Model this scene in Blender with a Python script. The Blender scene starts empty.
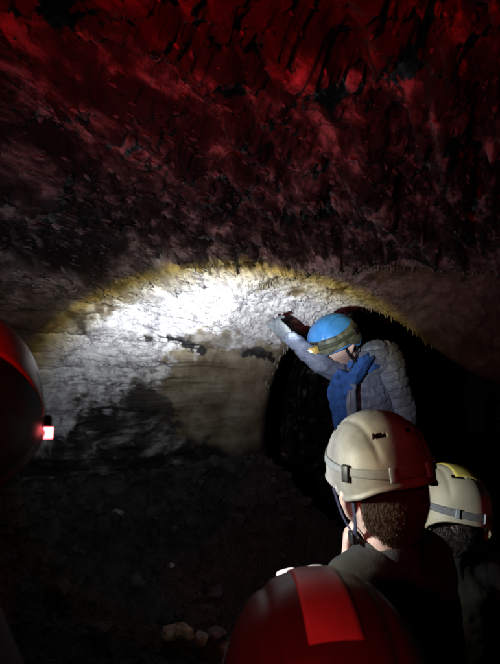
import bpy, bmesh, math, random
import numpy as np
from mathutils import Vector, Matrix, Euler

random.seed(7)
rng = np.random.default_rng(11)
R = math.radians
scene = bpy.context.scene
COL = scene.collection

# ------------------------------------------------------------------ camera
cam_d = bpy.data.cameras.new("camera")
cam = bpy.data.objects.new("camera", cam_d)
COL.objects.link(cam)
cam.location = (0, 0, 1.6)
cam.rotation_euler = (R(90), 0, 0)
cam_d.sensor_fit = 'HORIZONTAL'
cam_d.sensor_width = 36
cam_d.lens = 36
cam_d.clip_start = 0.02
cam_d.clip_end = 200
cam_d.dof.use_dof = True
cam_d.dof.focus_distance = 2.5
cam_d.dof.aperture_fstop = 12
scene.camera = cam

# ------------------------------------------------------------------ world (deep underground: next to nothing)
w = bpy.data.worlds.new("World")
scene.world = w
w.use_nodes = True
w.node_tree.nodes['Background'].inputs[0].default_value = (0.02, 0.022, 0.03, 1)
w.node_tree.nodes['Background'].inputs[1].default_value = 0.02

vs = scene.view_settings
vs.view_transform = 'Standard'
vs.look = 'None'
vs.exposure = 0.0
vs.gamma = 1.0
cy = scene.cycles
cy.max_bounces = 5
cy.diffuse_bounces = 3
cy.glossy_bounces = 3
cy.caustics_reflective = False
cy.caustics_refractive = False


# ------------------------------------------------------------------ head-torch light
def torch(name, loc, target, power, profile, size=0.012, spot=120, hood=None, oval=1.0):
    """a head torch beam: the profile gives the colour for each angle off the axis"""
    ld = bpy.data.lights.new(name, 'SPOT')
    ld.energy = power
    ld.spot_size = R(spot)
    ld.spot_blend = 0.3
    ld.shadow_soft_size = size
    ld.use_nodes = True
    nt = ld.node_tree
    em = nt.nodes['Emission']
    tc = nt.nodes.new('ShaderNodeTexCoord')
    sp = nt.nodes.new('ShaderNodeSeparateXYZ')
    nt.links.new(tc.outputs['Normal'], sp.inputs[0])
    cv = nt.nodes.new('ShaderNodeCombineXYZ')
    kx = nt.nodes.new('ShaderNodeMath'); kx.operation = 'MULTIPLY'; kx.inputs[1].default_value = oval
    nt.links.new(sp.outputs['X'], kx.inputs[0])
    nt.links.new(kx.outputs[0], cv.inputs[0]); nt.links.new(sp.outputs['Y'], cv.inputs[1])
    ln = nt.nodes.new('ShaderNodeVectorMath'); ln.operation = 'LENGTH'
    nt.links.new(cv.outputs[0], ln.inputs[0])
    ac = nt.nodes.new('ShaderNodeMath'); ac.operation = 'ARCSINE'
    nt.links.new(ln.outputs['Value'], ac.inputs[0])
    dv = nt.nodes.new('ShaderNodeMath'); dv.operation = 'DIVIDE'
    nt.links.new(ac.outputs[0], dv.inputs[0])
    dv.inputs[1].default_value = R(90)
    cr = nt.nodes.new('ShaderNodeValToRGB')
    nt.links.new(dv.outputs[0], cr.inputs[0])
    el = cr.color_ramp.elements
    while len(el) > 1:
        el.remove(el[-1])
    for i, (deg, c) in enumerate(profile):
        e = el[0] if i == 0 else el.new(deg / 90)
        e.position = deg / 90
        e.color = (*c, 1)
    nt.links.new(cr.outputs[0], em.inputs['Color'])
    if hood:                                   # dims the lower half of the beam, like an added hood
        my = nt.nodes.new('ShaderNodeMath'); my.operation = 'MULTIPLY'
        nt.links.new(sp.outputs['Y'], my.inputs[0]); nt.links.new(sp.outputs['Z'], my.inputs[1])
        ng = nt.nodes.new('ShaderNodeMath'); ng.operation = 'MULTIPLY_ADD'          # height above the axis, 0.5 = on it
        ng.inputs[1].default_value = -.5; ng.inputs[2].default_value = .5
        nt.links.new(my.outputs[0], ng.inputs[0])
        hr = nt.nodes.new('ShaderNodeValToRGB')
        he = hr.color_ramp.elements
        while len(he) > 1:
            he.remove(he[-1])
        for i, (deg, v) in enumerate(hood):
            e = he[0] if i == 0 else he.new(.5 + .5 * math.sin(R(deg)))
            e.position = .5 + .5 * math.sin(R(deg))
            e.color = (v, v, v, 1)
        nt.links.new(ng.outputs[0], hr.inputs[0])
        nt.links.new(hr.outputs[0], em.inputs['Strength'])
    o = bpy.data.objects.new(name, ld)
    COL.objects.link(o)
    o.location = loc
    d = Vector(target) - Vector(loc)
    o.rotation_euler = d.to_track_quat('-Z', 'Y').to_euler()
    return o


# torch of the person at the left edge: hard-edged white beam with a yellow rim
def aim(p, az, el, d=2.0):
    return (p[0] + d * math.sin(R(az)) * math.cos(R(el)), p[1] + d * math.cos(R(az)) * math.cos(R(el)), p[2] + d * math.sin(R(el)))


LT = (-0.232, 0.655, 1.468)
torch('headlamp_beam', LT, aim(LT, 1.5, -12.5), 430,
      [(0, (.75, .8, .9)), (18, (.75, .8, .9)), (22.5, (.8, .86, .95)), (25.0, (.62, .60, .48)), (26.6, (.34, .27, .07)), (28.0, (.060, .057, .055)),
       (34, (.030, .031, .035)), (48, (.010, .011, .013)), (62, (.004, .004, .005)), (75, (0, 0, 0))], spot=165, oval=.88,
      hood=[(-12, .012), (-4, .028), (5, .075), (11, .19), (15, .55), (19, .95), (24, 1.0)])
# added, unseen torch by the left wall, catches the boy and his neighbour
torch('headlamp_beam', (-0.78, 1.02, 1.42), (0.40, 1.30, 1.20), 78,
      [(0, (.92, .96, 1)), (13, (.92, .96, 1)), (17, (.9, .85, .5)), (20, (.25, .2, .05)), (23, (0, 0, 0))], size=0.06, spot=80)
# guide's own torch rakes the wall beside her
torch('headlamp_beam', (0.265, 2.36, 1.590), (-0.42, 2.64, 1.72), 44,
      [(0, (1, 1, 1)), (9, (.8, .86, .95)), (16, (.45, .47, .50)), (23, (.10, .10, .09)), (30, (.02, .02, .02)), (45, (0, 0, 0))], spot=130)
# photographer's red-mode torch
torch('headlamp_beam', (-0.30, -0.06, 1.68), (0.00, 1.3, 2.48), 88,
      [(0, (1, .004, .012)), (12, (.8, .003, .01)), (20, (.46, .002, .006)), (27, (.22, .001, .003)), (34, (.10, .001, .001)), (46, (.07, .001, .001)), (60, (.11, .002, .002)), (75, (.14, .002, .003)), (88, (.12, .001, .002))], size=0.02, spot=175)


# ------------------------------------------------------------------ noise
def _hash(ix, iy, iz, seed):
    h = (ix * 374761393 + iy * 668265263 + iz * 2147483647 + seed * 1274126177) & 0xffffffff
    h = ((h ^ (h >> 13)) * 1274126177) & 0xffffffff
    h = ((h ^ (h >> 16)) * 2246822519) & 0xffffffff
    return h ^ (h >> 15)


def perlin(p, seed=0):
    p = np.asarray(p, dtype=np.float64)
    i = np.floor(p).astype(np.int64)
    f = p - i
    u = f * f * f * (f * (f * 6 - 15) + 10)
    out = 0
    for dx in (0, 1):
        wx = u[..., 0] if dx else 1 - u[..., 0]
        for dy in (0, 1):
            wy = u[..., 1] if dy else 1 - u[..., 1]
            for dz in (0, 1):
                wz = u[..., 2] if dz else 1 - u[..., 2]
                h = _hash(i[..., 0] + dx, i[..., 1] + dy, i[..., 2] + dz, seed)
                gx = ((h & 1023) / 511.5) - 1
                gy = (((h >> 10) & 1023) / 511.5) - 1
                gz = (((h >> 20) & 1023) / 511.5) - 1
                out = out + wx * wy * wz * (gx * (f[..., 0] - dx) + gy * (f[..., 1] - dy) + gz * (f[..., 2] - dz))
    return out * 1.3


def fbm(p, octv=4, seed=0, gain=.5):
    a, s, o = 1.0, 0.0, 0
    for k in range(octv):
        o = o + a * perlin(p * (2.03 ** k), seed + k)
        s += a
        a *= gain
    return o / s


def billow(p, octv=4, seed=0, gain=.5):
    a, s, o = 1.0, 0.0, 0
    for k in range(octv):
        o = o + a * np.abs(perlin(p * (2.03 ** k), seed + k))
        s += a
        a *= gain
    return o / s


def smooth(a, b, x):
    t = np.clip((x - a) / (b - a), 0, 1)
    return t * t * (3 - 2 * t)


# ------------------------------------------------------------------ objects
def tag(o, label=None, cat=None, group=None, kind=None):
    if label: o['label'] = label
    if cat: o['category'] = cat
    if group: o['group'] = group
    if kind: o['kind'] = kind
    return o


def empty(name, loc, rz=0.0):
    o = bpy.data.objects.new(name, None)
    o.empty_display_size = .1
    COL.objects.link(o)
    o.location = loc
    o.rotation_euler = (0, 0, rz)
    return o


def link(name, me, mat, parent=None, matrix=None, smooth_shade=True):
    o = bpy.data.objects.new(name, me)
    COL.objects.link(o)
    if mat is not None:
        me.materials.clear()
        me.materials.append(mat)
    if smooth_shade and len(me.polygons):
        me.polygons.foreach_set('use_smooth', np.ones(len(me.polygons), dtype=bool))
    if parent is not None:
        o.parent = parent
    if matrix is not None:
        o.matrix_local = matrix
    return o


def grid_mesh(name, P, closed_u=False, closed_v=False, mask=None, flip=False):
    """P: (nv, nu, 3)"""
    nv, nu = P.shape[:2]
    idx = np.arange(nv * nu).reshape(nv, nu)
    a = idx if closed_u else idx[:, :-1]
    b = np.roll(idx, -1, 1) if closed_u else idx[:, 1:]
    if closed_v:
        a2, b2 = np.roll(a, -1, 0), np.roll(b, -1, 0)
    else:
        a2, b2 = a[1:], b[1:]
        a, b = a[:-1], b[:-1]
    q = np.stack([a, b, b2, a2], -1) if not flip else np.stack([a2, b2, b, a], -1)
    if mask is not None:
        q = q[mask]
    q = q.reshape(-1, 4)
    me = bpy.data.meshes.new(name)
    me.vertices.add(nv * nu)
    me.vertices.foreach_set('co', P.reshape(-1).astype(np.float32))
    me.loops.add(len(q) * 4)
    me.loops.foreach_set('vertex_index', q.reshape(-1).astype(np.int32))
    me.polygons.add(len(q))
    me.polygons.foreach_set('loop_start', (np.arange(len(q)) * 4).astype(np.int32))
    me.polygons.foreach_set('loop_total', np.full(len(q), 4, dtype=np.int32))
    me.update(calc_edges=True)
    me.validate()
    return me


# ------------------------------------------------------------------ materials
def mat_new(name):
    m = bpy.data.materials.new(name)
    m.use_nodes = True
    nt = m.node_tree
    return m, nt, nt.nodes['Principled BSDF']


def plain(name, col, rough=.5, noise=.15, scale=30, bump=0.0, bscale=200, spec=.5, coat=0.0, metal=0.0):
    m, nt, b = mat_new(name)
    b.inputs['Roughness'].default_value = rough
    b.inputs['Specular IOR Level'].default_value = spec
    b.inputs['Coat Weight'].default_value = coat
    b.inputs['Metallic'].default_value = metal
    tc = nt.nodes.new('ShaderNodeTexCoord')
    n = nt.nodes.new('ShaderNodeTexNoise')
    n.inputs['Scale'].default_value = scale
    n.inputs['Detail'].default_value = 6
    nt.links.new(tc.outputs['Object'], n.inputs['Vector'])
    cr = nt.nodes.new('ShaderNodeValToRGB')
    cr.color_ramp.elements[0].position = .3
    cr.color_ramp.elements[1].position = .7
    cr.color_ramp.elements[0].color = (*[c * (1 - noise) for c in col], 1)
    cr.color_ramp.elements[1].color = (*[min(1, c * (1 + noise)) for c in col], 1)
    nt.links.new(n.outputs[0], cr.inputs[0])
    nt.links.new(cr.outputs[0], b.inputs['Base Color'])
    mr = nt.nodes.new('ShaderNodeMapRange')
    mr.inputs['To Min'].default_value = max(0.02, rough - .12)
    mr.inputs['To Max'].default_value = min(1, rough + .12)
    nt.links.new(n.outputs[0], mr.inputs[0])
    nt.links.new(mr.outputs[0], b.inputs['Roughness'])
    if bump:
        n2 = nt.nodes.new('ShaderNodeTexNoise')
        n2.inputs['Scale'].default_value = bscale
        n2.inputs['Detail'].default_value = 4
        nt.links.new(tc.outputs['Object'], n2.inputs['Vector'])
        bp = nt.nodes.new('ShaderNodeBump')
        bp.inputs['Strength'].default_value = bump
        bp.inputs['Distance'].default_value = .002
        nt.links.new(n2.outputs[0], bp.inputs['Height'])
        nt.links.new(bp.outputs[0], b.inputs['Normal'])
    return m


def rock_material():
    m, nt, b = mat_new('lava_rock')
    L = nt.links.new
    N = nt.nodes.new
    tc = N('ShaderNodeTexCoord')

    mp = N('ShaderNodeMapping')                # drawn out along the flow of the lava
    mp.vector_type = 'TEXTURE'
    mp.inputs['Rotation'].default_value = (0, 0, R(-30))
    mp.inputs['Scale'].default_value = (1, 3.2, 1)
    L(tc.outputs['Object'], mp.inputs[0])

    def noise(scale, detail=8, rough=.6, vec=None, dist=0):
        n = N('ShaderNodeTexNoise')
        n.inputs['Scale'].default_value = scale
        n.inputs['Detail'].default_value = detail
        n.inputs['Roughness'].default_value = rough
        n.inputs['Distortion'].default_value = dist
        L(vec or tc.outputs['Object'], n.inputs['Vector'])
        return n.outputs[0]

    def ramp(fac, stops):
        r = N('ShaderNodeValToRGB')
        el = r.color_ramp.elements
        while len(el) > 1:
            el.remove(el[-1])
        for i, (p, c) in enumerate(stops):
            e = el[0] if i == 0 else el.new(p)
            e.position = p
            e.color = (*c, 1) if len(c) == 3 else c
        L(fac, r.inputs[0])
        return r.outputs[0]

    def mix(fac, a, c):
        x = N('ShaderNodeMix'); x.data_type = 'RGBA'
        L(fac, x.inputs[0]); L(a, x.inputs[6]); L(c, x.inputs[7])
        return x.outputs[2]

    def attr(nm):
        a = N('ShaderNodeAttribute'); a.attribute_name = nm
        return a.outputs['Fac']

    # dark basalt
    base = ramp(noise(10, 10, .66, mp.outputs[0], .3), [(.38, (.007, .006, .006)), (.49, (.020, .018, .017)), (.56, (.085, .077, .072)), (.65, (.38, .36, .34))])
    # tan, smooth flow lining
    tan = ramp(noise(7, 10, .68), [(.30, (.07, .05, .028)), (.45, (.20, .155, .09)), (.56, (.30, .25, .16)), (.72, (.46, .42, .33))])
    # pale mineral crust
    crust = ramp(noise(22, 8, .7), [(.30, (.14, .12, .12)), (.42, (.42, .40, .40)), (.56, (.72, .71, .68)), (.75, (.85, .84, .80))])
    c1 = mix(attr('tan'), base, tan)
    c2 = mix(attr('crust'), c1, crust)
    L(c2, b.inputs['Base Color'])
    rr = N('ShaderNodeMapRange')
    rr.inputs['To Min'].default_value = .38
    rr.inputs['To Max'].default_value = .85
    L(noise(14, 4), rr.inputs[0])
    L(rr.outputs[0], b.inputs['Roughness'])
    # fine relief
    mp = N('ShaderNodeMapping')
    h1 = noise(62, 8, .72, mp.outputs[0], .5)
    bp = N('ShaderNodeBump')
    bp.inputs['Distance'].default_value = .028
    inv = N('ShaderNodeMapRange')
    inv.inputs['To Min'].default_value = 1.0
    inv.inputs['To Max'].default_value = .55
    L(attr('tan'), inv.inputs[0])
    L(inv.outputs[0], bp.inputs['Strength'])
    L(h1, bp.inputs['Height'])
    bp2 = N('ShaderNodeBump')
    bp2.inputs['Distance'].default_value = .008
    bp2.inputs['Strength'].default_value = .8
    L(noise(170, 6, .7), bp2.inputs['Height'])
    L(bp.outputs[0], bp2.inputs['Normal'])
    L(bp2.outputs[0], b.inputs['Normal'])
    return m


def dirt_material():
    m, nt, b = mat_new('cave_dirt')
    L = nt.links.new
    N = nt.nodes.new
    tc = N('ShaderNodeTexCoord')
    n = N('ShaderNodeTexNoise'); n.inputs['Scale'].default_value = 18; n.inputs['Detail'].default_value = 10; n.inputs['Roughness'].default_value = .7
    L(tc.outputs['Object'], n.inputs['Vector'])
    r = N('ShaderNodeValToRGB')
    el = r.color_ramp.elements
    el[0].position, el[0].color = .3, (.014, .013, .013, 1)
    el[1].position, el[1].color = .75, (.11, .10, .095, 1)
    L(n.outputs[0], r.inputs[0])
    L(r.outputs[0], b.inputs['Base Color'])
    b.inputs['Roughness'].default_value = .85
    n2 = N('ShaderNodeTexNoise'); n2.inputs['Scale'].default_value = 70; n2.inputs['Detail'].default_value = 8
    L(tc.outputs['Object'], n2.inputs['Vector'])
    bp = N('ShaderNodeBump'); bp.inputs['Distance'].default_value = .02; bp.inputs['Strength'].default_value = .9
    L(n2.outputs[0], bp.inputs['Height'])
    L(bp.outputs[0], b.inputs['Normal'])
    return m


ROCK = rock_material()
DIRT = dirt_material()

# ------------------------------------------------------------------ the lava tube
KY = np.array([-3.2, -3.0, -2.0, 0.0, 1.2, 1.7, 2.0, 2.3, 2.5, 2.62, 2.75, 2.90, 3.0, 3.1, 3.35, 4.0, 5.0, 6.0, 7.0, 7.6, 7.8])
XL = np.array([-0.3, -1.2, -1.9, -1.95, -1.80, -1.62, -1.42, -1.12, -0.86, -0.66, -0.42, -0.10, 0.085, 0.10, 0.00, 0.15, 0.55, 1.25, 2.2, 2.9, 3.4])
XR = np.array([0.4, 1.2, 1.9, 2.0, 2.10, 2.20, 2.30, 2.40, 2.48, 2.50, 2.48, 2.40, 2.30, 2.20, 2.15, 2.1, 2.6, 3.3, 4.2, 4.6, 3.6])
HH = np.array([1.0, 1.8, 2.3, 2.33, 2.31, 2.25, 2.19, 2.11, 2.04, 1.945, 1.89, 1.815, 1.775, 1.80, 1.93, 1.95, 1.9, 1.85, 1.8, 1.5, 1.0])
PW = np.array([2.2, 2.3, 2.5, 2.6, 2.6, 2.6, 2.6, 2.7, 2.8, 2.9, 3.0, 3.0, 3.0, 3.0, 2.7, 2.4, 2.3, 2.3, 2.3, 2.2, 2.2])
ZC = 0.75


def build_tube():
    ys = np.concatenate([np.linspace(-3.2, 0.45, 70, endpoint=False), np.linspace(0.45, 3.12, 470, endpoint=False),
                         np.linspace(3.12, 5.2, 120, endpoint=False), np.linspace(5.2, 7.8, 40)])
    # smooth key interpolation
    def sm(K):
        f = np.interp(ys, KY, K)
        g = f.copy()
        for k in (-.06, -.03, .03, .06):
            g = g + np.interp(ys + k, KY, K)
        return g / 5
    xl, xr, hh, pw = sm(XL), sm(XR), sm(HH), sm(PW)
    th = np.concatenate([np.linspace(R(-52), R(15), 70, endpoint=False), np.linspace(R(15), R(172), 720, endpoint=False), np.linspace(R(172), R(232), 130)])
    Y, T = np.meshgrid(ys, th, indexing='ij')
    c = ((xl + xr) / 2)[:, None]
    hw = ((xr - xl) / 2)[:, None]
    up = (hh - ZC)[:, None]
    dn = 1.25
    ct, st = np.cos(T), np.sin(T)
    e = (2 / pw)[:, None]
    X = c + hw * np.sign(ct) * np.abs(ct) ** e
    Z = ZC + np.where(st > 0, up, dn) * np.sign(st) * np.abs(st) ** e
    # the roof sags a little to the right of the opening
    Z = Z - smooth(.60, 1.55, X) * smooth(2.68, 3.0, Y) * (1 - smooth(3.05, 3.9, Y)) * .50 * smooth(.9, 1.6, Z)
    P = np.stack([X, Y, Z], -1)
    # inward normals
    du = np.gradient(P, axis=1)
    dv = np.gradient(P, axis=0)
    Nn = np.cross(du, dv)
    Nn /= np.linalg.norm(Nn, axis=-1, keepdims=True) + 1e-9
    cc = np.stack([c + 0 * X, Y, 0 * X + 1.0], -1)
    sgn = np.sign(np.sum(Nn * (cc - P), -1, keepdims=True) + 1e-9)
    # smooth normals over the exponents' corners by pulling towards the axis a little
    Nn = Nn * sgn
    # flow direction of the lava
    fx, fy = .5, .866
    F = np.stack([X * fy - Y * fx, X * fx + Y * fy, Z], -1)     # across, along, up
    roof = smooth(1.55, 1.95, Z) * (1 - smooth(2.52, 2.64, Y))
    chamber = 1 - smooth(2.95, 3.15, Y)
    wall = (1 - roof) * chamber
    passage = smooth(3.0, 3.2, Y)
    d = .07 * fbm(F * np.array([1.3, .8, 1.3]), 3, 1)
    # clumpy, broken roof crust, drawn out along the flow
    clump = billow(F * np.array([9, 4.0, 9]), 4, 20, .55)
    fine = billow(F * np.array([30, 13, 30]), 3, 40, .6)
    steps = fbm(F * np.array([4.2, 1.0, 4.2]), 3, 55)
    lam = (F[..., 0] * 4.6 + F[..., 2] * 3 + 1.5 * fbm(F * np.array([1.8, .55, 1.8]), 3, 58)) % 1.0
    lam = lam ** 1.3 * (1 - smooth(.78, 1.0, lam)) * 1.3
    lam2 = (F[..., 0] * 13 + 1.6 * fbm(F * np.array([4, 1.0, 4]), 3, 59)) % 1.0
    lam2 = np.abs(lam2 - .5) * 2
    d += roof * (.06 * (lam - .35) + .022 * (lam2 - .5) * smooth(.9, 1.5, Y))
    d += roof * (.22 * (clump - .22) + .085 * (fine - .2) + .085 * np.tanh(10 * steps))
    # wall: level flow lines, small knobs
    lines = fbm(np.stack([F[..., 0] * 1.2, F[..., 1] * 1.2, Z * 15 + .8 * X + 1.2 * fbm(P * 1.5, 2, 60)], -1), 3, 70)
    lefty = smooth(.05, -.75, X)
    crk = fbm(np.stack([F[..., 0] * 1.6, F[..., 1] * 1.6, Z * 9 + .9 * X], -1), 3, 75)
    d += wall * (.075 * lines * (0.12 + lefty) - .03 * lefty * smooth(.12, .0, np.abs(crk)) + .030 * (billow(P * 13, 3, 80) - .2) * (.25 + lefty))
    # popcorn knobs on the crust band
    band = np.exp(-((Z - 1.76 - .10 * smooth(.2, -.9, X) * -1.0) / .16) ** 2) * wall
    d += band * (.060 * (billow(P * 15, 3, 90) - .2) + .020 * (billow(P * 40, 2, 95) - .2))
    # ledge above the mouth
    d += np.exp(-((Y - 2.60) / .05) ** 2) * smooth(1.6, 1.8, Z) * .035 * (1 + 1.2 * fbm(P * 9, 3, 33))
    # ribs in the passage
    rib = fbm(np.stack([X * .8, Y * 7, Z * .9], -1), 3, 66)
    d += passage * (.09 * rib + .07 * (billow(P * 5, 3, 77) - .2))
    P = P + Nn * d[..., None]
    me = grid_mesh('cave_wall', P)
    # colour regions of the rock, and a shadow painted into them
    X, Y, Z = P[..., 0], P[..., 1], P[..., 2]
    n1 = fbm(P * 3.0, 4, 101)
    n2 = fbm(P * 9.0, 4, 111)
    n3 = fbm(P * 28.0, 3, 121)
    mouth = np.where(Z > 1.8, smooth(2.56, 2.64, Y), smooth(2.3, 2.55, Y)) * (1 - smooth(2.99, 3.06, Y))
    edge = smooth(-.05, .05, (X + .52 + .9 * (Z - 1.30)) + .40 * n1 + .25 * n2)     # diagonal shadow on the lining, painted as its lower-left edge
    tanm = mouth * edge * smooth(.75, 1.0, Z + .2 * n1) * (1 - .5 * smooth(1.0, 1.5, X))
    lw = smooth(-.15, -.45, X) * smooth(1.12, 1.42, Z + .15 * n1 + .25 * (X + .8)) * smooth(1.95, 1.7, Z) * smooth(1.5, 1.9, Y) * (1 - smooth(2.9, 3.0, Y))  # lightens the left wall above the painted shadow
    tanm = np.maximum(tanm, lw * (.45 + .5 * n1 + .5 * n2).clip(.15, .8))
    cz = 1.74 - .26 * smooth(-.30, -.75, X)
    hgt = .19 + .16 * smooth(-.2, -.7, X)
    cr = smooth(-.25, .35, 1 - np.abs(Z - cz) / hgt + 1.3 * n1 + 1.6 * n2 + .8 * n3) * smooth(2.25, 2.5, Y) * (1 - smooth(2.97, 3.03, Y)) * (1 - .65 * smooth(.5, .95, X))
    sp = smooth(.12, .34, n2 + .35 * n1) * roof * .35 * smooth(1.4, 2.4, Y)
    cr = np.maximum(cr, np.exp(-((Y - 2.61) / .035) ** 2) * smooth(1.62, 1.7, Z) * smooth(-.25, .25, n2 + n3 + .1) * .8)
    crust = np.clip(cr + sp, 0, 1)
    # a chain of dark flakes and one grey smooth lens in the pale crust
    dark = np.zeros_like(X)
    for (pts, wd_) in ((((-.52, 1.575), (-.42, 1.575), (-.33, 1.535), (-.27, 1.49)), .018), (((-.03, 1.475), (.03, 1.495), (.10, 1.455), (.14, 1.44)), .02)):
        pts = np.array(pts)
        for a, b in zip(pts[:-1], pts[1:]):
            ab = b - a
            t = np.clip(((X - a[0]) * ab[0] + (Z - a[1]) * ab[1]) / (ab @ ab), 0, 1)
            dd = np.hypot(X - a[0] - t * ab[0], Z - a[1] - t * ab[1])
            dark = np.maximum(dark, smooth(1.25, .7, dd / wd_ + 2.6 * n2 + 2.2 * n3))
    dark *= smooth(2.3, 2.4, Y) * (1 - smooth(3.0, 3.05, Y))
    lens = smooth(1.1, .75, np.hypot((X + .21) / .17, (Z - 1.555 + .12 * (X + .21)) / .042) + .9 * n2) * smooth(2.3, 2.4, Y) * (1 - smooth(3.0, 3.05, Y))
    crust = crust * (1 - .75 * lens) * (1 - dark)
    tanm = tanm * (1 - .45 * lens) * (1 - dark)
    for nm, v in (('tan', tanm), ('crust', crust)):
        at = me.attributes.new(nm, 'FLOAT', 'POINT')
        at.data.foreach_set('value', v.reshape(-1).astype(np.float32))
    o = link('cave_wall', me, ROCK)
    tag(o, kind='structure')
    return o, P, ys, th, Nn, tanm, crust, roof


TUBE, TP, TYS, TTH, TN, TTAN, TCRUST, TROOF = build_tube()


def chips(n, ok, smin, smax, seed, flat, stretch, name, pale):
    """broken rock chips and knobs standing proud of the rock face"""
    r = np.random.default_rng(seed)
    cand = np.argwhere(ok)
    pick = cand[r.integers(0, len(cand), n)]
    bm = bmesh.new(); bmesh.ops.create_icosphere(bm, subdivisions=1, radius=1)
    base = np.array([v.co[:] for v in bm.verts]); faces = np.array([[v.index for v in f.verts] for f in bm.faces]); bm.free()
    c = TP[pick[:, 0], pick[:, 1]]
    nn = TN[pick[:, 0], pick[:, 1]]
    fl = np.array([.5, .866, 0.0]) + r.normal(size=(n, 3)) * .25
    fl -= nn * np.sum(fl * nn, 1, keepdims=True); fl /= np.linalg.norm(fl, axis=1, keepdims=True)
    sd = np.cross(nn, fl)
    S = smin + (smax - smin) * r.random(n) ** 2.6
    S = S * np.clip(c[:, 1] / 1.9, .45, 1)
    jit = 1 + .38 * r.normal(size=(n, len(base), 1)).clip(-1.3, 1.3)
    b = base[None] * jit * S[:, None, None]
    tilt = r.normal(size=(n, 1)) * .35
    up = nn + fl * tilt
    V = c[:, None] + b[..., 0:1] * fl[:, None] * stretch + b[..., 1:2] * sd[:, None] + b[..., 2:3] * up[:, None] * flat
    Fc = (faces[None] + (np.arange(n) * len(base))[:, None, None]).reshape(-1, 3)
    me = bpy.data.meshes.new(name)
    me.from_pydata(V.reshape(-1, 3).tolist(), [], Fc.tolist())
    me.update()
    tv = np.repeat(TTAN[pick[:, 0], pick[:, 1]], len(base))
    cv = np.repeat((TCRUST[pick[:, 0], pick[:, 1]] + pale * r.random(n) ** 4).clip(0, 1), len(base))
    for nm, v in (('tan', tv), ('crust', cv)):
        at = me.attributes.new(nm, 'FLOAT', 'POINT')
        at.data.foreach_set('value', v.astype(np.float32))
    o = link(name, me, ROCK, TUBE)
    o['kind'] = 'stuff'


_yy = TP[..., 1]
chips(15000, (TROOF > .4) & (_yy > .75) & (_yy < 2.62) & (np.abs(TP[..., 0]) < 1.9), .0022, .0125, 501, .7, 2.8, 'rock_chips', .3)
chips(2600, (TCRUST > .35) & (TROOF < .5) & (_yy > 2.2) & (_yy < 3.0), .0025, .011, 502, .7, 1.4, 'crust_knobs', .2)


def left_wall_x(y):
    return np.interp(y, KY, XL)


def floor_z(X, Y):
    lx = left_wall_x(Y)
    d = X - lx                                     # metres from the left wall
    bank = .88 * np.exp(-(np.maximum(d, 0) / .60) ** 1.25) * smooth(1.2, 2.1, Y) * (1 - smooth(2.95, 3.5, Y))
    P = np.stack([X, Y, 0 * X], -1)
    z = bank + .05 * fbm(P * 1.6, 3, 201) + .05 * (billow(P * 6, 4, 210) - .22) + .022 * (billow(P * 19, 3, 220) - .2)
    z = z + .014 * (billow(P * 45, 2, 230) - .2)
    flat = np.exp(-((X - .3) / .45) ** 2) * .6
    return z * (1 - flat * (1 - smooth(.0, .4, bank)))


def build_floor():
    xs = np.concatenate([np.linspace(-2.2, -1.2, 50, endpoint=False), np.linspace(-1.2, .5, 270, endpoint=False), np.linspace(.5, 4.8, 100)])
    ys = np.concatenate([np.linspace(-3.4, 1.6, 70, endpoint=False), np.linspace(1.6, 3.4, 270, endpoint=False), np.linspace(3.4, 8, 80)])
    Y, X = np.meshgrid(ys, xs, indexing='ij')
    me = grid_mesh('ground', np.stack([X, Y, floor_z(X, Y)], -1))
    o = link('ground', me, DIRT)
    tag(o, kind='structure')


build_floor()


def fz(x, y):
    return float(floor_z(np.array([[x]]), np.array([[y]]))[0, 0])


# ------------------------------------------------------------------ drips of frozen lava along the lips
def drip_mesh(k):
    r = random.Random(k)
    n, m = 7, 6
    L_ = 1.0
    pts = []
    bx, by = r.uniform(-.12, .12), r.uniform(-.12, .12)
    for i in range(m):
        t = i / (m - 1)
        rad = .34 * (1 - t) ** .6 * (1 + .25 * math.sin(5 * t + k)) + .05
        if i == m - 1:
            rad = .03
        pts.append([[rad * math.cos(a * 2 * math.pi / n) + bx * t, rad * math.sin(a * 2 * math.pi / n) + by * t, .45 - 1.45 * t] for a in range(n)])
    return grid_mesh('drip', np.array(pts), closed_u=True)


DRIPROCK = plain('drip_rock', (.30, .28, .24), .45, .5, 60, .6, 120)
DRIPMESH = [drip_mesh(k) for k in range(4)]
for m_ in DRIPMESH:
    m_.materials.append(DRIPROCK)
    m_.polygons.foreach_set('use_smooth', np.ones(len(m_.polygons), dtype=bool))


def drips(y0, x0, x1, n, lmin, lmax, jit):
    iy = int(np.argmin(np.abs(TYS - y0)))
    for k in range(n):
        x = x0 + (x1 - x0) * (k + random.uniform(-.4, .4)) / n
        jy = max(0, min(len(TYS) - 1, iy + random.randint(-jit, jit)))
        row = TP[jy]
        top = np.where((TTH > R(20)) & (TTH < R(165)))[0]
        j = top[np.argmin(np.abs(row[top, 0] - x))]
        p = row[j]
        o = bpy.data.objects.new('drip', DRIPMESH[k % 4])
        COL.objects.link(o)
        o.parent = TUBE
        L_ = random.uniform(lmin, lmax) * (1.5 if random.random() < .15 else 1)
        o.location = p
        o.scale = (random.uniform(.012, .02), random.uniform(.012, .02), L_)
        o.rotation_euler = (random.uniform(-.15, .15), random.uniform(-.15, .15), random.uniform(0, 6))


drips(3.0, .10, 1.10, 62, .012, .034, 4)
drips(2.615, -.25, 1.75, 130, .010, .030, 4)
drips(2.70, -.3, .6, 9, .006, .014, 14)


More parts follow.
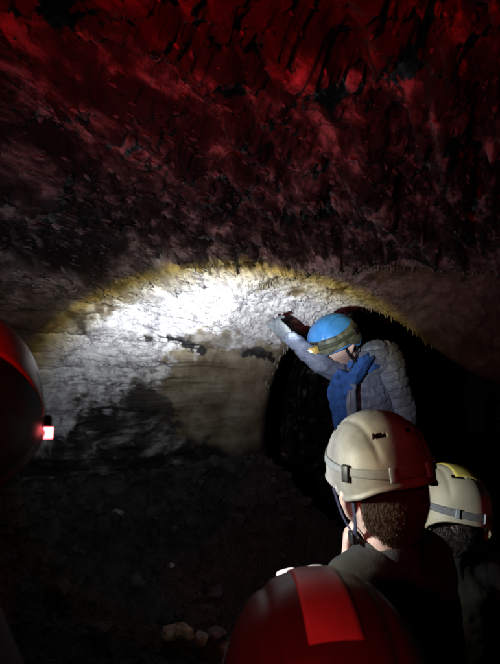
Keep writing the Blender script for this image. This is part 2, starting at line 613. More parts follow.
# ------------------------------------------------------------------ stones
def stone_mesh(seed, sx, sy, sz, lobes=False):
    bm = bmesh.new()
    bmesh.ops.create_icosphere(bm, subdivisions=4, radius=1)
    co = np.array([v.co[:] for v in bm.verts])
    n = fbm(co * 1.1 + seed * 3.7, 3, seed) * .9
    fac = 1 + n * .6 - .16 * np.abs(perlin(co * 2.3 + seed, seed + 5)) + .07 * fbm(co * 6, 3, seed + 9)
    # chipped flats
    r = np.random.default_rng(seed)
    P = co * fac[:, None]
    for k in range(13):
        nrm = r.normal(size=3); nrm /= np.linalg.norm(nrm)
        h = P @ nrm
        lim = .52 + .25 * r.random()
        P = P - np.maximum(h - lim, 0)[:, None] * nrm * .96
    if lobes:
        notch = np.exp(-((P[:, 0] - .1) / .22) ** 2) * smooth(.3, -.4, P[:, 1] + 0 * P[:, 0])
        P[:, 1] += notch * .75
        P[:, 2] *= 1 - .25 * notch
    P = P * np.array([sx, sy, sz])
    for v, p in zip(bm.verts, P):
        v.co = p
    me = bpy.data.meshes.new('stone')
    bm.to_mesh(me)
    bm.free()
    return me


def stone(x, y, seed, s, col, label, rot=0, lobes=False, group=None, sink=.35):
    me = stone_mesh(seed, *s, lobes=lobes)
    o = link('stone', me, plain('stone_rock', col, .8, .35, 25, .8, 90))
    o.location = (x, y, fz(x, y) + s[2] * (1 - sink))
    o.rotation_euler = (random.uniform(-.2, .2), random.uniform(-.2, .2), rot)
    tag(o, label, 'stone', group)
    return o


STONES = [
    (178, 640, 3, (.085, .06, .05), (.42, .30, .25), 'largest pale pinkish two-lobed stone on the dark cave floor', True),
    (201, 650, 5, (.045, .05, .045), (.30, .30, .31), 'light grey stone touching the pale pinkish stone', False),
    (217, 644, 8, (.05, .05, .05), (.16, .16, .17), 'dark grey lump of rock between the pale stones and the red-lit helmet', False),
    (226, 656, 9, (.04, .04, .035), (.22, .22, .23), 'small grey stone right against the edge of the red-lit helmet', False),
    (118, 517, 12, (.036, .03, .02), (.30, .28, .25), 'small pale chip of stone high on the dark bank', False),
    (155, 522, 14, (.024, .022, .02), (.28, .25, .22), 'tiny brownish stone on the bank, right of the pale chip', False),
    (172, 569, 15, (.018, .02, .014), (.4, .4, .4), 'tiny whitish fleck of stone halfway down the dark bank', False),
    (60, 600, 17, (.06, .05, .04), (.07, .065, .065), 'black rubble stone low on the bank, leftmost of the floor stones', False),
    (100, 640, 18, (.07, .05, .05), (.075, .07, .07), 'black rubble stone left of the pale pinkish stone', False),
    (135, 590, 19, (.05, .05, .035), (.08, .072, .07), 'dark rubble stone above and left of the pale pinkish stone', False),
    (215, 600, 21, (.05, .04, .04), (.075, .07, .075), 'dark rubble stone above the grey stones', False),
]
for (px, py, sd, s, col, lab, lob) in STONES:
    dx, dz = (px - 250) / 500, -(py - 332) / 500
    t = 1.2
    while t < 4 and 1.6 + dz * t > fz(dx * t, t):
        t += .01
    stone(dx * t, t, sd, s, col, lab, random.uniform(-.3, .3), lob)


# ------------------------------------------------------------------ loose gravel
def gravel(n=4200):
    r = np.random.default_rng(77)
    bm = bmesh.new(); bmesh.ops.create_icosphere(bm, subdivisions=1, radius=1)
    base = np.array([v.co[:] for v in bm.verts]); faces = np.array([[v.index for v in f.verts] for f in bm.faces]); bm.free()
    X = r.uniform(-1.3, 1.2, n); Y = r.uniform(1.3, 3.6, n)
    keep = X > left_wall_x(Y) + .03
    X, Y = X[keep], Y[keep]
    m = 260                                     # talus along the foot of the wall
    Yt = r.uniform(1.7, 3.0, m); Xt = left_wall_x(Yt) + .02 + .30 * r.random(m) ** 1.5
    X = np.concatenate([X, Xt]); Y = np.concatenate([Y, Yt])
    Z = floor_z(X[None], Y[None])[0]
    S = .005 + .022 * r.random(len(X)) ** 3.2 + .022 * (r.random(len(X)) < .02)
    S[-m:] = .012 + .045 * r.random(m) ** 2
    V, F = [], []
    for k in range(len(X)):
        b = base * (1 + .35 * r.normal(size=(len(base), 1)).clip(-1.2, 1.2)) * np.array([1, .8, .6]) * S[k]
        a = r.uniform(0, 6.3); c_, s_ = math.cos(a), math.sin(a)
        b = b @ np.array([[c_, s_, 0], [-s_, c_, 0], [0, 0, 1]])
        V.append(b + np.array([X[k], Y[k], Z[k] + .25 * S[k]])); F.append(faces + len(base) * k)
    me = bpy.data.meshes.new('gravel')
    me.from_pydata(np.concatenate(V).tolist(), [], np.concatenate(F).tolist())
    me.update()
    o = link('gravel', me, plain('gravel_rock', (.048, .045, .044), .85, .6, 14, .5, 120), smooth_shade=False)
    tag(o, 'loose dark gravel and grit strewn over the cave floor', 'gravel', kind='stuff')


gravel()

# ------------------------------------------------------------------ soft-body helpers
def catmull(pts, n):
    P = np.array(pts, float)
    if len(P) == 2:
        t = np.linspace(0, 1, n)[:, None]
        return P[0] * (1 - t) + P[1] * t
    Q = np.vstack([2 * P[0] - P[1], P, 2 * P[-1] - P[-2]])
    out = []
    seg = len(P) - 1
    for t in np.linspace(0, seg, n):
        i = min(int(t), seg - 1)
        f = t - i
        a, b, c, d = Q[i], Q[i + 1], Q[i + 2], Q[i + 3]
        out.append(.5 * (2 * b + (c - a) * f + (2 * a - 5 * b + 4 * c - d) * f * f + (3 * b - a - 3 * c + d) * f ** 3))
    return np.array(out)


def tube(pts, radii, n=24, m=20, side=None, flat=None, puff=None, phase=0.0, capends=True):
    """rounded tube through pts; radii per pt; flat = per-pt ratio of the second axis; side = reference side vector"""
    C_ = catmull(pts, n)
    r = np.interp(np.linspace(0, 1, n), np.linspace(0, 1, len(radii)), radii)
    fl = np.ones(n) if flat is None else np.interp(np.linspace(0, 1, n), np.linspace(0, 1, len(flat)), flat)
    if puff:
        pitch, amt = puff
        seg = np.concatenate([[0], np.cumsum(np.linalg.norm(np.diff(C_, axis=0), axis=1))])
        r = r * (1 - amt + amt * np.abs(np.sin(math.pi * seg / pitch + phase)) ** .6 * 1.6)
    T = np.gradient(C_, axis=0)
    T /= np.linalg.norm(T, axis=1, keepdims=True)
    ref = np.array(side if side is not None else (1, 0, 0.01), float)
    rings = []
    ang = np.linspace(0, 2 * np.pi, m, endpoint=False)

    def ring(c, t, ra, rb):
        u = ref - t * (ref @ t)
        if np.linalg.norm(u) < 1e-3:
            u = np.array([0, 1, 0]) - t * t[1]
        u /= np.linalg.norm(u)
        v = np.cross(t, u)
        return c + np.outer(np.cos(ang), u) * ra + np.outer(np.sin(ang), v) * rb
    if capends:
        for a in (1.0, .92, .72, .4):
            rings.append(ring(C_[0] - T[0] * r[0] * min(1, fl[0]) * a * .9, T[0], r[0] * math.sqrt(max(0, 1 - a * a)) + 1e-4, r[0] * fl[0] * math.sqrt(max(0, 1 - a * a)) + 1e-4))
    for i in range(n):
        rings.append(ring(C_[i], T[i], r[i], r[i] * fl[i]))
    if capends:
        for a in (.4, .72, .92, 1.0):
            rings.append(ring(C_[-1] + T[-1] * r[-1] * min(1, fl[-1]) * a * .9, T[-1], r[-1] * math.sqrt(max(0, 1 - a * a)) + 1e-4, r[-1] * fl[-1] * math.sqrt(max(0, 1 - a * a)) + 1e-4))
    return np.array(rings)


def add_grid(bm, P, closed_u=True, cap=True):
    nv, nu = P.shape[:2]
    V = [[bm.verts.new(P[i, j]) for j in range(nu)] for i in range(nv)]
    for i in range(nv - 1):
        for j in range(nu if closed_u else nu - 1):
            bm.faces.new((V[i][j], V[i][(j + 1) % nu], V[i + 1][(j + 1) % nu], V[i + 1][j]))
    if cap:
        bm.faces.new(V[0][::-1])
        bm.faces.new(V[-1])


def fuse(grids, voxel=.006, smooth_it=4, name='body'):
    """merge closed shapes into one continuous skin"""
    bm = bmesh.new()
    for g in grids:
        add_grid(bm, g)
    me = bpy.data.meshes.new(name + '_source')
    bm.to_mesh(me)
    bm.free()
    o = bpy.data.objects.new(name + '_source', me)
    COL.objects.link(o)
    md = o.modifiers.new('r', 'REMESH')
    md.mode = 'VOXEL'
    md.voxel_size = voxel
    ms = o.modifiers.new('s', 'SMOOTH')
    ms.factor = .5
    ms.iterations = smooth_it
    dg = bpy.context.evaluated_depsgraph_get()
    out = bpy.data.meshes.new_from_object(o.evaluated_get(dg))
    out.name = name
    bpy.data.objects.remove(o)
    bpy.data.meshes.remove(me)
    return out


def displace(me, fn):
    n = len(me.vertices)
    co = np.empty(n * 3, np.float32)
    me.vertices.foreach_get('co', co)
    no = np.empty(n * 3, np.float32)
    me.vertices.foreach_get('normal', no)
    co = co.reshape(-1, 3); no = no.reshape(-1, 3)
    co = co + no * fn(co.astype(float))[:, None]
    me.vertices.foreach_set('co', co.reshape(-1).astype(np.float32))
    me.update()


def rounded_box(sx, sy, sz, bev):
    bm = bmesh.new()
    bmesh.ops.create_cube(bm, size=1)
    bmesh.ops.scale(bm, vec=(sx, sy, sz), verts=bm.verts)
    bmesh.ops.bevel(bm, geom=list(bm.edges), offset=bev, segments=3, affect='EDGES', profile=.5)
    me = bpy.data.meshes.new('box')
    bm.to_mesh(me)
    bm.free()
    return me


# ------------------------------------------------------------------ head (origin at its middle, +Y is the face)
def head_grid(s=1.0):
    nv, nu = 56, 72
    ph = np.linspace(.02, np.pi - .02, nv)
    az = np.linspace(0, 2 * np.pi, nu, endpoint=False)
    PH, AZ = np.meshgrid(ph, az, indexing='ij')
    x = np.sin(PH) * np.cos(AZ); y = np.sin(PH) * np.sin(AZ); z = np.cos(PH)
    X = x * .076; Y = y * .096; Z = z * .118
    low = smooth(.0, -1.0, z)
    front = smooth(-.2, .8, y)
    X = X * (1 - .30 * low)
    Y = np.where(y < 0, Y * (1 - .35 * low), Y * (1 - .05 * low))
    Y = Y + .012 * low * front
    g = lambda cx, cz, sx, sz: np.exp(-((X - cx) / sx) ** 2 - ((Z - cz) / sz) ** 2) * front
    Y = Y + .022 * g(0, -.018, .011, .018) + .010 * g(0, .005, .008, .02)       # nose
    Y = Y + .006 * g(0, .030, .05, .010)                                        # brow
    Y = Y - .012 * (g(.031, .008, .014, .010) + g(-.031, .008, .014, .010))     # eye sockets
    Y = Y + .006 * (g(0, -.053, .022, .005) + g(0, -.064, .020, .006)) - .004 * g(0, -.0585, .024, .003)   # lips
    Y = Y + .008 * g(0, -.092, .020, .014)                                      # chin
    X = X + np.sign(X) * .006 * np.exp(-((Z + .02) / .02) ** 2) * front         # cheek bones
    return np.stack([X, Y, Z], -1) * s


def ear_grid(sgn, s=1.0):
    pts = [(sgn * .072, -.006, -.036), (sgn * .080, -.014, -.018), (sgn * .091, -.026, .008), (sgn * .090, -.024, .028), (sgn * .080, -.006, .034)]
    return tube(np.array(pts) * s, [.008 * s, .010 * s, .0105 * s, .009 * s, .007 * s], 18, 10)


def xf(g, M):
    M = np.array(M)
    return g @ M[:3, :3].T + M[:3, 3]


# ------------------------------------------------------------------ helmets
def helm_surf(d, dims, off=0.0):
    """point on the dome along direction d"""
    a, b, h = dims
    p = 2.25
    d = np.asarray(d, float)
    k = (np.abs(d[..., 0] / a) ** p + np.abs(d[..., 1] / b) ** p + np.abs(d[..., 2] / h) ** p) ** (-1 / p)
    P = d * k[..., None]
    n = np.stack([np.sign(d[..., 0]) * np.abs(P[..., 0] / a) ** (p - 1) / a, np.sign(d[..., 1]) * np.abs(P[..., 1] / b) ** (p - 1) / b,
                  np.sign(d[..., 2]) * np.abs(P[..., 2] / h) ** (p - 1) / h], -1)
    n /= np.linalg.norm(n, axis=-1, keepdims=True)
    return P + n * off, n


def dirv(az, el):
    return np.stack([np.cos(el) * np.cos(az), np.cos(el) * np.sin(az), np.sin(el)], -1)


RIM = [R(16), .38, R(6)]


def rim_el(az):
    """elevation of the rim: brow in front, low at the sides, arched over the nape"""
    s = np.sin(az)
    return np.where(s > 0, R(-2) - R(8) * (1 - s) ** 1.5, R(-10) - RIM[0] * np.exp(-((-s - RIM[1]) / .30) ** 2) + RIM[2] * smooth(.6, 1.0, -s))


def patch(dims, az0, az1, el0, el1, off0, off1, nu=40, nv=6, name='strap', elf=None):
    """a slab lying on the dome between two angles"""
    u = np.linspace(az0, az1, nu)
    v = np.linspace(0, 1, nv)
    AZ, V = np.meshgrid(u, v, indexing='ij')
    E0 = el0(AZ) if callable(el0) else el0
    E1 = el1(AZ) if callable(el1) else el1
    EL = E0 + (E1 - E0) * V
    D = dirv(AZ, EL)
    o_, _ = helm_surf(D, dims, off1)
    i_, _ = helm_surf(D, dims, off0)
    ring = np.concatenate([o_, i_[:, ::-1]], 1)
    bm = bmesh.new()
    add_grid(bm, ring, True, True)
    bmesh.ops.recalc_face_normals(bm, faces=bm.faces)
    me = bpy.data.meshes.new(name)
    bm.to_mesh(me)
    bm.free()
    return me


def stripe_mesh(dims, w, t0, t1, off):
    t = np.linspace(t0, t1, 60)
    x = np.linspace(-w, w, 9)
    T, X = np.meshgrid(t, x, indexing='ij')
    D = np.stack([X, np.cos(T) * .14, np.sin(T) * .14], -1)
    D /= np.linalg.norm(D, axis=-1, keepdims=True)
    o_, _ = helm_surf(D, dims, off)
    i_, _ = helm_surf(D, dims, -.001)
    ring = np.concatenate([o_, i_[:, ::-1]], 1)
    bm = bmesh.new()
    add_grid(bm, ring, True, True)
    bmesh.ops.recalc_face_normals(bm, faces=bm.faces)
    me = bpy.data.meshes.new('stripe')
    bm.to_mesh(me)
    bm.free()
    return me


def on_dome(dims, az, el, off=0.0, roll=0.0):
    P, n = helm_surf(dirv(np.array(az), np.array(el)), dims, off)
    n = Vector(n)
    zup = Vector((0, 0, 1))
    x = zup.cross(n).normalized()
    y = n.cross(x)
    M = Matrix((x, y, n)).transposed().to_4x4()
    M.translation = Vector(P)
    return M @ Matrix.Rotation(roll, 4, 'Z')


def helmet(parent, M, dims, mats, vents=(), stripe=None, strap_el=R(14), strap_w=R(11), lens_on=None, rear_clip=True, band=None, lamp_on=True, label=None):
    nu, nv = 230, 84
    az = np.linspace(0, 2 * np.pi, nu, endpoint=False)
    V = np.linspace(0, 1, nv)
    AZ, VV = np.meshgrid(az, V, indexing='xy')
    RE = rim_el(AZ)
    EL = RE + (R(89.2) - RE) * VV
    D = dirv(AZ, EL)
    off = .002 * np.sin(3 * AZ) ** 2 * np.cos(EL) + .0035 * np.exp(-((EL - RE - R(2)) / R(2.5)) ** 2)
    # moulded ridges running front to back
    off = off - .003 * np.exp(-((np.abs(D[..., 0]) - .42) / .05) ** 2) * smooth(.25, .6, D[..., 2])
    P, n = helm_surf(D, dims, 0)
    P = P + n * off[..., None]
    mid_az = (AZ[:-1] + np.roll(AZ, -1, 1)[:-1]) / 2
    mid_az[:, -1] = AZ[0, -1]
    mid_el = (EL[:-1] + EL[1:]) / 2
    mask = np.ones(mid_az.shape, bool)
    for (va, ve, wa, we) in vents:
        da = (mid_az - va + np.pi) % (2 * np.pi) - np.pi
        mask &= ~((np.abs(da) < wa) & (np.abs(mid_el - ve) < we))
    me = grid_mesh('helmet', P, closed_u=True, mask=mask)
    # close the crown
    bm = bmesh.new(); bm.from_mesh(me)
    bm.verts.ensure_lookup_table()
    bm.faces.new([bm.verts[(nv - 1) * nu + j] for j in range(nu)])
    bmesh.ops.recalc_face_normals(bm, faces=bm.faces)
    bm.to_mesh(me); bm.free()
    h = link('helmet', me, mats['shell'], parent, M)
    so = h.modifiers.new('thickness', 'SOLIDIFY'); so.thickness = .005; so.offset = -1
    if label:
        h['label'] = label
    # foam liner inside
    inner = (dims[0] - .012, dims[1] - .012, dims[2] - .012)
    nu2, nv2 = 64, 24
    AZ2, V2 = np.meshgrid(np.linspace(0, 2 * np.pi, nu2, endpoint=False), np.linspace(0, 1, nv2), indexing='xy')
    RE2 = rim_el(AZ2) + R(3)
    P2, _ = helm_surf(dirv(AZ2, RE2 + (R(89) - RE2) * V2), inner, 0)
    lin = link('liner', grid_mesh('liner', P2, closed_u=True), mats['liner'], h)
    so = lin.modifiers.new('thickness', 'SOLIDIFY'); so.thickness = .006; so.offset = -1
    if stripe:
        link('stripe', stripe_mesh(dims, *stripe), mats['stripe'], h)
    if band:
        link('band', patch(dims, 0, 2 * np.pi * .999, lambda a: rim_el(a) + R(1), band, -.001, .0035, 160, 8, 'band'), mats['band'], h)
    # head-torch strap and hardware
    if strap_w:
        sag = lambda a, k: strap_el + k * strap_w / 2 + R(4) * np.sin(a)
        link('strap', patch(dims, R(100), R(440), lambda a: sag(a, -1), lambda a: sag(a, 1), .001, .005, 150, 5), mats['strap'], h)
        lampM = on_dome(dims, R(90), strap_el + R(2), .016)
        lo = link('headlamp', rounded_box(.060, .040, .034, .008), mats['lamp'], h, lampM)
        lens = bmesh.new()
        bmesh.ops.create_cone(lens, cap_ends=True, segments=32, radius1=.015, radius2=.012, depth=.008)
        lm = bpy.data.meshes.new('lens'); lens.to_mesh(lm); lens.free()
        link('lens', lm, mats['lens_on'] if lamp_on else mats['lens_off'], h, lampM @ Matrix.Translation((0, 0, .020)))
        link('bracket', rounded_box(.070, .012, .010, .003), mats['clip'], h, on_dome(dims, R(90), strap_el + R(14), .006))
        if rear_clip:
            for a in (R(252), R(288)):
                link('buckle', rounded_box(.014, .030, .008, .002), mats['buckle'], h, on_dome(dims, a, strap_el - R(4), .006))
            link('clip', rounded_box(.022, .036, .010, .004), mats['clip'], h, on_dome(dims, R(205), strap_el - R(4), .004))
            link('clip', rounded_box(.022, .036, .010, .004), mats['clip'], h, on_dome(dims, R(335), strap_el - R(4), .004))
    return h


# shared materials
SKIN = plain('skin', (.74, .53, .43), .5, .10, 40, .25, 500)
SKIN.node_tree.nodes['Principled BSDF'].inputs['Subsurface Weight'].default_value = .25
SKIN.node_tree.nodes['Principled BSDF'].inputs['Subsurface Radius'].default_value = (.012, .004, .002)
EYE = plain('eye_white', (.8, .78, .75), .15, .05)
HAIRB = plain('brown_hair', (.085, .052, .029), .45, .4, 80)
HAIRD = plain('dark_hair', (.02, .014, .01), .45, .4, 80)
BLACK = plain('black_plastic', (.018, .018, .02), .45, .2)
LINER = plain('black_foam', (.012, .012, .012), .9, .2)
GREYW = plain('grey_webbing', (.20, .21, .21), .75, .2, 120, .6, 600)
PALEW = plain('pale_webbing', (.24, .25, .24), .6, .15, 90, .5, 600)
BUCKLE = plain('grey_plastic', (.30, .34, .36), .35, .15)
CHROME = plain('bright_metal', (.75, .75, .75), .3, .1, metal=.7)
LENS = plain('clear_lens', (.5, .5, .5), .15, .05)
BOOT = plain('boot_leather', (.03, .025, .02), .6, .3, 30, .4, 200)


def emit(name, col, strength):
    m, nt, b = mat_new(name)
    b.inputs['Base Color'].default_value = (.8, .8, .8, 1)
    b.inputs['Emission Color'].default_value = (*col, 1)
    b.inputs['Emission Strength'].default_value = strength
    return m


LIT = emit('lit_lens', (.95, .97, 1), 6)


# ------------------------------------------------------------------ hair
def hair_mesh(M, dims, count, az_rng, el_rng, length, seed, lean=(0, -.3, -1), s=1.0):
    r = np.random.default_rng(seed)
    a, b, h = .0775 * s, .098 * s, .120 * s
    V, F = [], []
    for k in range(count):
        az = r.uniform(*az_rng); el = r.uniform(*el_rng)
        side_ = abs((az - R(270)) / R(66))
        if el < el_rng[0] + R(30) * side_ ** 2:
            continue
        d = dirv(np.array(az), np.array(el))
        low = max(0, -d[2])
        p = np.array([d[0] * a * (1 - .12 * low), d[1] * b * (1 - .25 * low), d[2] * h])
        n = d
        dn = np.array(lean) + r.normal(size=3) * .13
        dn = dn - n * (dn @ n) * .9
        dn /= np.linalg.norm(dn)
        L_ = length * r.uniform(.6, 1.2)
        side = np.cross(n, dn); side /= np.linalg.norm(side) + 1e-9
        wd = r.uniform(.0006, .0011)
        base = len(V)
        for i in range(5):
            t = i / 4
            c = p + n * (.002 + .012 * math.sin(t * 2.2) * r.uniform(.5, 1.1)) + dn * L_ * t + side * .004 * math.sin(3 * t + k)
            ww = wd * (1 - .85 * t)
            V += [c - side * ww, c + side * ww, c + n * ww]
        for i in range(4):
            q = base + 3 * i
            for (e, f) in ((0, 1), (1, 2), (2, 0)):
                F.append((q + e, q + f, q + 3 + f, q + 3 + e))
    me = bpy.data.meshes.new('hair')
    me.from_pydata(np.array(V).tolist(), [], F)
    me.update()
    return me


# ------------------------------------------------------------------ people
def head_matrix(pos, face, roll=0.0):
    f = Vector(face).normalized()
    x = f.cross(Vector((0, 0, 1))).normalized()
    z = x.cross(f)
    M = Matrix((x, f, z)).transposed().to_4x4()
    M = M @ Matrix.Rotation(roll, 4, 'Y')
    M.translation = Vector(pos)
    return M


def hand_grids(wrist, tip_dir, palm_n, s=1.0, curl=(.3, .3, .3, .3), point=False, sgn=1):
    """palm and five fingers; tip_dir = along the hand, palm_n = out of the palm"""
    f = np.array(tip_dir, float); f /= np.linalg.norm(f)
    n = np.array(palm_n, float); n -= f * (n @ f); n /= np.linalg.norm(n)
    x = np.cross(f, n) * sgn
    wv = np.array(wrist, float)
    G = []
    G.append(tube([wv, wv + f * .05 * s, wv + f * .095 * s], [.026 * s, .040 * s, .039 * s], 14, 16, side=x, flat=[.62, .36, .32]))
    lens = [.070, .080, .074, .058]
    for k in range(4):
        bx = (.030 - .020 * k) * s
        b0 = wv + f * (.088 - .004 * abs(k - 1.2)) * s + x * bx
        c = curl[k]
        L_ = lens[k] * s
        d1 = f * math.cos(c * .8) + n * math.sin(c * .8)
        d2 = f * math.cos(c * 2.0) + n * math.sin(c * 2.0)
        d3 = f * math.cos(c * 2.9) + n * math.sin(c * 2.9)
        p1 = b0 + d1 * L_ * .45
        p2 = p1 + d2 * L_ * .32
        p3 = p2 + d3 * L_ * .23
        G.append(tube([b0 - f * .015 * s, b0, p1, p2, p3], [.0095 * s, .0098 * s, .0092 * s, .0085 * s, .0072 * s], 18, 10))
    tb = wv + f * .030 * s + x * .030 * s
    t1 = tb + (f * .6 + x * .6 + n * .35) * .036 * s
    t2 = t1 + (f * .85 + x * .2 + n * .45) * .034 * s
    G.append(tube([tb, t1, t2], [.014 * s, .0115 * s, .009 * s], 14, 10))
    return G


def make_person(label, J, mats, headM, root_loc, hs=1.0, jacket_puff=None, hands=None, hair=None, coll=.058, fat=1.0, voxel=.012, gloves=False, hood=None, pack=False):
    """J: joints in world space. All meshes are made relative to the root."""
    root = empty('person', root_loc)
    tag(root, label, 'person')
    o = np.array(root_loc, float)
    j = {k: np.array(v, float) - o for k, v in J.items()}
    hm = Matrix.Translation(-Vector(root_loc)) @ headM
    hp = np.array(hm.translation)
    s = hs
    across = j['rsh'] - j['lsh']; across /= np.linalg.norm(across)
    mid = lambda a, b, t=.5: a * (1 - t) + b * t
    # ---- body: one skin
    G = [xf(head_grid(s), hm), xf(ear_grid(1, s), hm), xf(ear_grid(-1, s), hm)]
    hup = np.array(hm.to_3x3().col[2]); hfw = np.array(hm.to_3x3().col[1])
    nk1 = hp - hup * .070 * s - hfw * .022 * s
    G.append(tube([j['neck'] - np.array([0, 0, .03]), mid(j['neck'], nk1), nk1], [.060 * s, .049 * s, .050 * s], 14, 18))
    wd = np.linalg.norm(j['rsh'] - j['lsh']) / 2
    chest = mid(j['neck'], j['hip'], .30)
    belly = mid(j['neck'], j['hip'], .62)
    G.append(tube([mid(j['neck'], chest, .25), chest, belly, j['hip']], [wd * .72, wd * .90, wd * .78, wd * .88], 26, 26, side=across, flat=[.62, .70, .74, .72]))
    for sd in 'rl':
        sh, el, wr = j[sd + 'sh'], j[sd + 'el'], j[sd + 'wr']
        G.append(tube([mid(j['neck'], sh, .45), sh, mid(sh, el, .5), el, mid(el, wr, .4), wr], [.055 * fat, .052 * fat, .046 * fat, .038 * fat, .037 * fat, .026 * fat], 34, 16))
        kn, an = j[sd + 'kn'], j[sd + 'an']
        hp_ = j['hip'] + across * (wd * .5 if sd == 'r' else -wd * .5)
        G.append(tube([hp_, mid(hp_, kn, .4), kn, mid(kn, an, .35), an], [.080 * fat, .074 * fat, .050 * fat, .050 * fat, .034 * fat], 34, 16))
        f2 = an + np.array(J.get('foot', (0, 1, 0))) * .11 + np.array([0, 0, -.045])
        G.append(tube([an + np.array([0, 0, -.02]), mid(an, f2, .5) + np.array([0, 0, -.01]), f2], [.034, .036, .028], 12, 12))
    for hd in (hands or []):
        if not gloves:
            G += hd
    body = link('body', fuse(G, voxel, 4, 'body'), SKIN, root)
    for sx in (-1, 1):
        bm = bmesh.new(); bmesh.ops.create_uvsphere(bm, u_segments=16, v_segments=12, radius=.0115 * s)
        em = bpy.data.meshes.new('eye'); bm.to_mesh(em); bm.free()
        link('eye', em, EYE, root, hm @ Matrix.Translation((sx * .031 * s, .076 * s, .008 * s)))
    # ---- gloves
    if gloves:
        for hd in hands:
            gl = fuse(hd, .0032, 3, 'glove')
            link('glove', gl, mats['glove'], root)
    # ---- trousers
    G = []
    for sd in 'rl':
        kn, an = j[sd + 'kn'], j[sd + 'an']
        hp_ = j['hip'] + across * (wd * .5 if sd == 'r' else -wd * .5)
        G.append(tube([hp_ + np.array([0, 0, .06]), mid(hp_, kn, .4), kn, mid(kn, an, .35), an + np.array([0, 0, .02])], [.100 * fat, .092 * fat, .072 * fat, .072 * fat, .060 * fat], 34, 20))
    G.append(tube([j['hip'] + np.array([0, 0, .10]), j['hip'] - np.array([0, 0, .06])], [wd * .95, wd * .92], 10, 26, side=across, flat=[.78, .78]))
    tm = fuse(G, .014, 3, 'trousers')
    displace(tm, lambda c: .007 * fbm(c * np.array([9, 9, 4]), 3, 301))
    link('trousers', tm, mats['trousers'], root)
    for sd in 'rl':
        an = j[sd + 'an']
        fd = np.array(J.get('foot', (0, 1, 0)), float)
        G = [tube([an + np.array([0, 0, .06]), an + np.array([0, 0, -.03])], [.050, .052], 8, 16),
             tube([an + np.array([0, 0, -.045]) - fd * .03, an + fd * .08 + np.array([0, 0, -.05]), an + fd * .17 + np.array([0, 0, -.055])], [.042, .045, .036], 14, 16, side=np.cross(fd, (0, 0, 1)), flat=[.9, .85, .8])]
        link('boot', fuse(G, .006, 4, 'boot'), BOOT, root)
    # ---- jacket
    G = []
    pf = jacket_puff
    G.append(tube([mid(j['neck'], chest, .10), chest, belly, j['hip'] - np.array([0, 0, .05])], [wd * .78, wd * 1.10, wd * 1.06, wd * 1.10], 50, 40, side=across, flat=[.66, .74, .80, .80]))
    for sd in 'rl':
        sh, el, wr = j[sd + 'sh'], j[sd + 'el'], j[sd + 'wr']
        k = (1.16 if sd == 'l' else .84) if pf else 1.05
        G.append(tube([mid(j['neck'], sh, .30), sh, mid(sh, el, .5), el, mid(el, wr, .5), mid(el, wr, .97)], [.068 * fat * k, .070 * fat * k, .062 * fat * k, .055 * fat * k, .050 * fat * k, .044 * fat * k], 40, 24))
    jm = fuse(G, .0045 if pf else .009, 3, 'jacket')

    def quilt(c):
        seg = [(j['neck'] + np.array([0, 0, .08]), j['hip'], 1.35), (j['lsh'] + (j['lsh'] - j['lel']) * .3, j['lel'], 1.0), (j['lel'], j['lwr'], 1.0), (j['rsh'], j['rel'], 1.0), (j['rel'], j['rwr'], 1.0)]
        best = np.full(len(c), 1e9); co = np.zeros(len(c)); arm = np.zeros(len(c))
        for q, (a, b, wgt) in enumerate(seg):
            ax = b - a; L_ = np.linalg.norm(ax); ax /= L_
            t = np.clip((c - a) @ ax, -.02, L_ + .02)
            dd = np.linalg.norm(c - a - np.outer(t, ax), axis=1) / wgt
            hit = dd < best
            best[hit] = dd[hit]; co[hit] = t[hit] + .017 * q; arm[hit] = 1.0 if q >= 3 else 0.0
        co = co + .012 * fbm(c * 7, 2, 331)
        ph = np.abs(((co / pf[0]) % 1) - .5) * 2            # 0 mid-baffle, 1 at the seam
        seam = np.exp(-((1 - ph) / .16) ** 2)
        wr_ = fbm(c * np.array([40, 40, 15]), 4, 341)
        q = -.009 * seam + .004 * (1 - ph ** 2) + .014 * wr_ * (.35 + ph)
        return q * (1 - arm) + arm * (.014 * fbm(c * np.array([20, 20, 30]), 4, 351) - .008 * np.abs(fbm(c * np.array([14, 14, 38]), 3, 355)))
    if pf:
        displace(jm, quilt)
    else:
        displace(jm, lambda c: .010 * fbm(c * np.array([11, 11, 7]), 3, 311) - .006 * np.abs(fbm(c * np.array([8, 8, 16]), 3, 321)))
    jk = link('jacket', jm, mats['jacket'], root)
    # collar: an open standing ring
    ang = np.linspace(0, 2 * np.pi, 48, endpoint=False)
    up = nk1 - j['neck']; up /= np.linalg.norm(up)
    up = up * .5 + np.array([0, 0, .5]); up /= np.linalg.norm(up)
    fwd = np.cross(np.array([0, 0, 1.0]), across); fwd /= np.linalg.norm(fwd)
    rings = []
    for (h_, rr) in ((-.045, coll * 1.45), (-.01, coll * 1.22), (.018, coll * 1.14), (.034, coll * 1.12), (.037, coll * 1.06), (.030, coll * 1.01), (.0, coll * 1.03), (-.04, coll * 1.2)):
        wob = 1 + .03 * np.sin(3 * ang + 1) + .02 * np.sin(7 * ang)
        rings.append(j['neck'] + up * (h_ + .02) + np.outer(np.cos(ang) * wob, across) * rr + np.outer(np.sin(ang) * wob, fwd) * rr * 1.05)
    bm = bmesh.new(); add_grid(bm, np.array(rings), True, False)
    cm = bpy.data.meshes.new('collar'); bm.to_mesh(cm); bm.free()
    link('collar', cm, mats.get('collar', mats['jacket']), jk)
    # ---- hair
    if hair:
        cnt, az, el, L_, hmat, sd_ = hair
        link('hair', hair_mesh(hm, None, cnt, az, el, L_, sd_, s=s), hmat, root, hm)
    return root, hm, j, jk


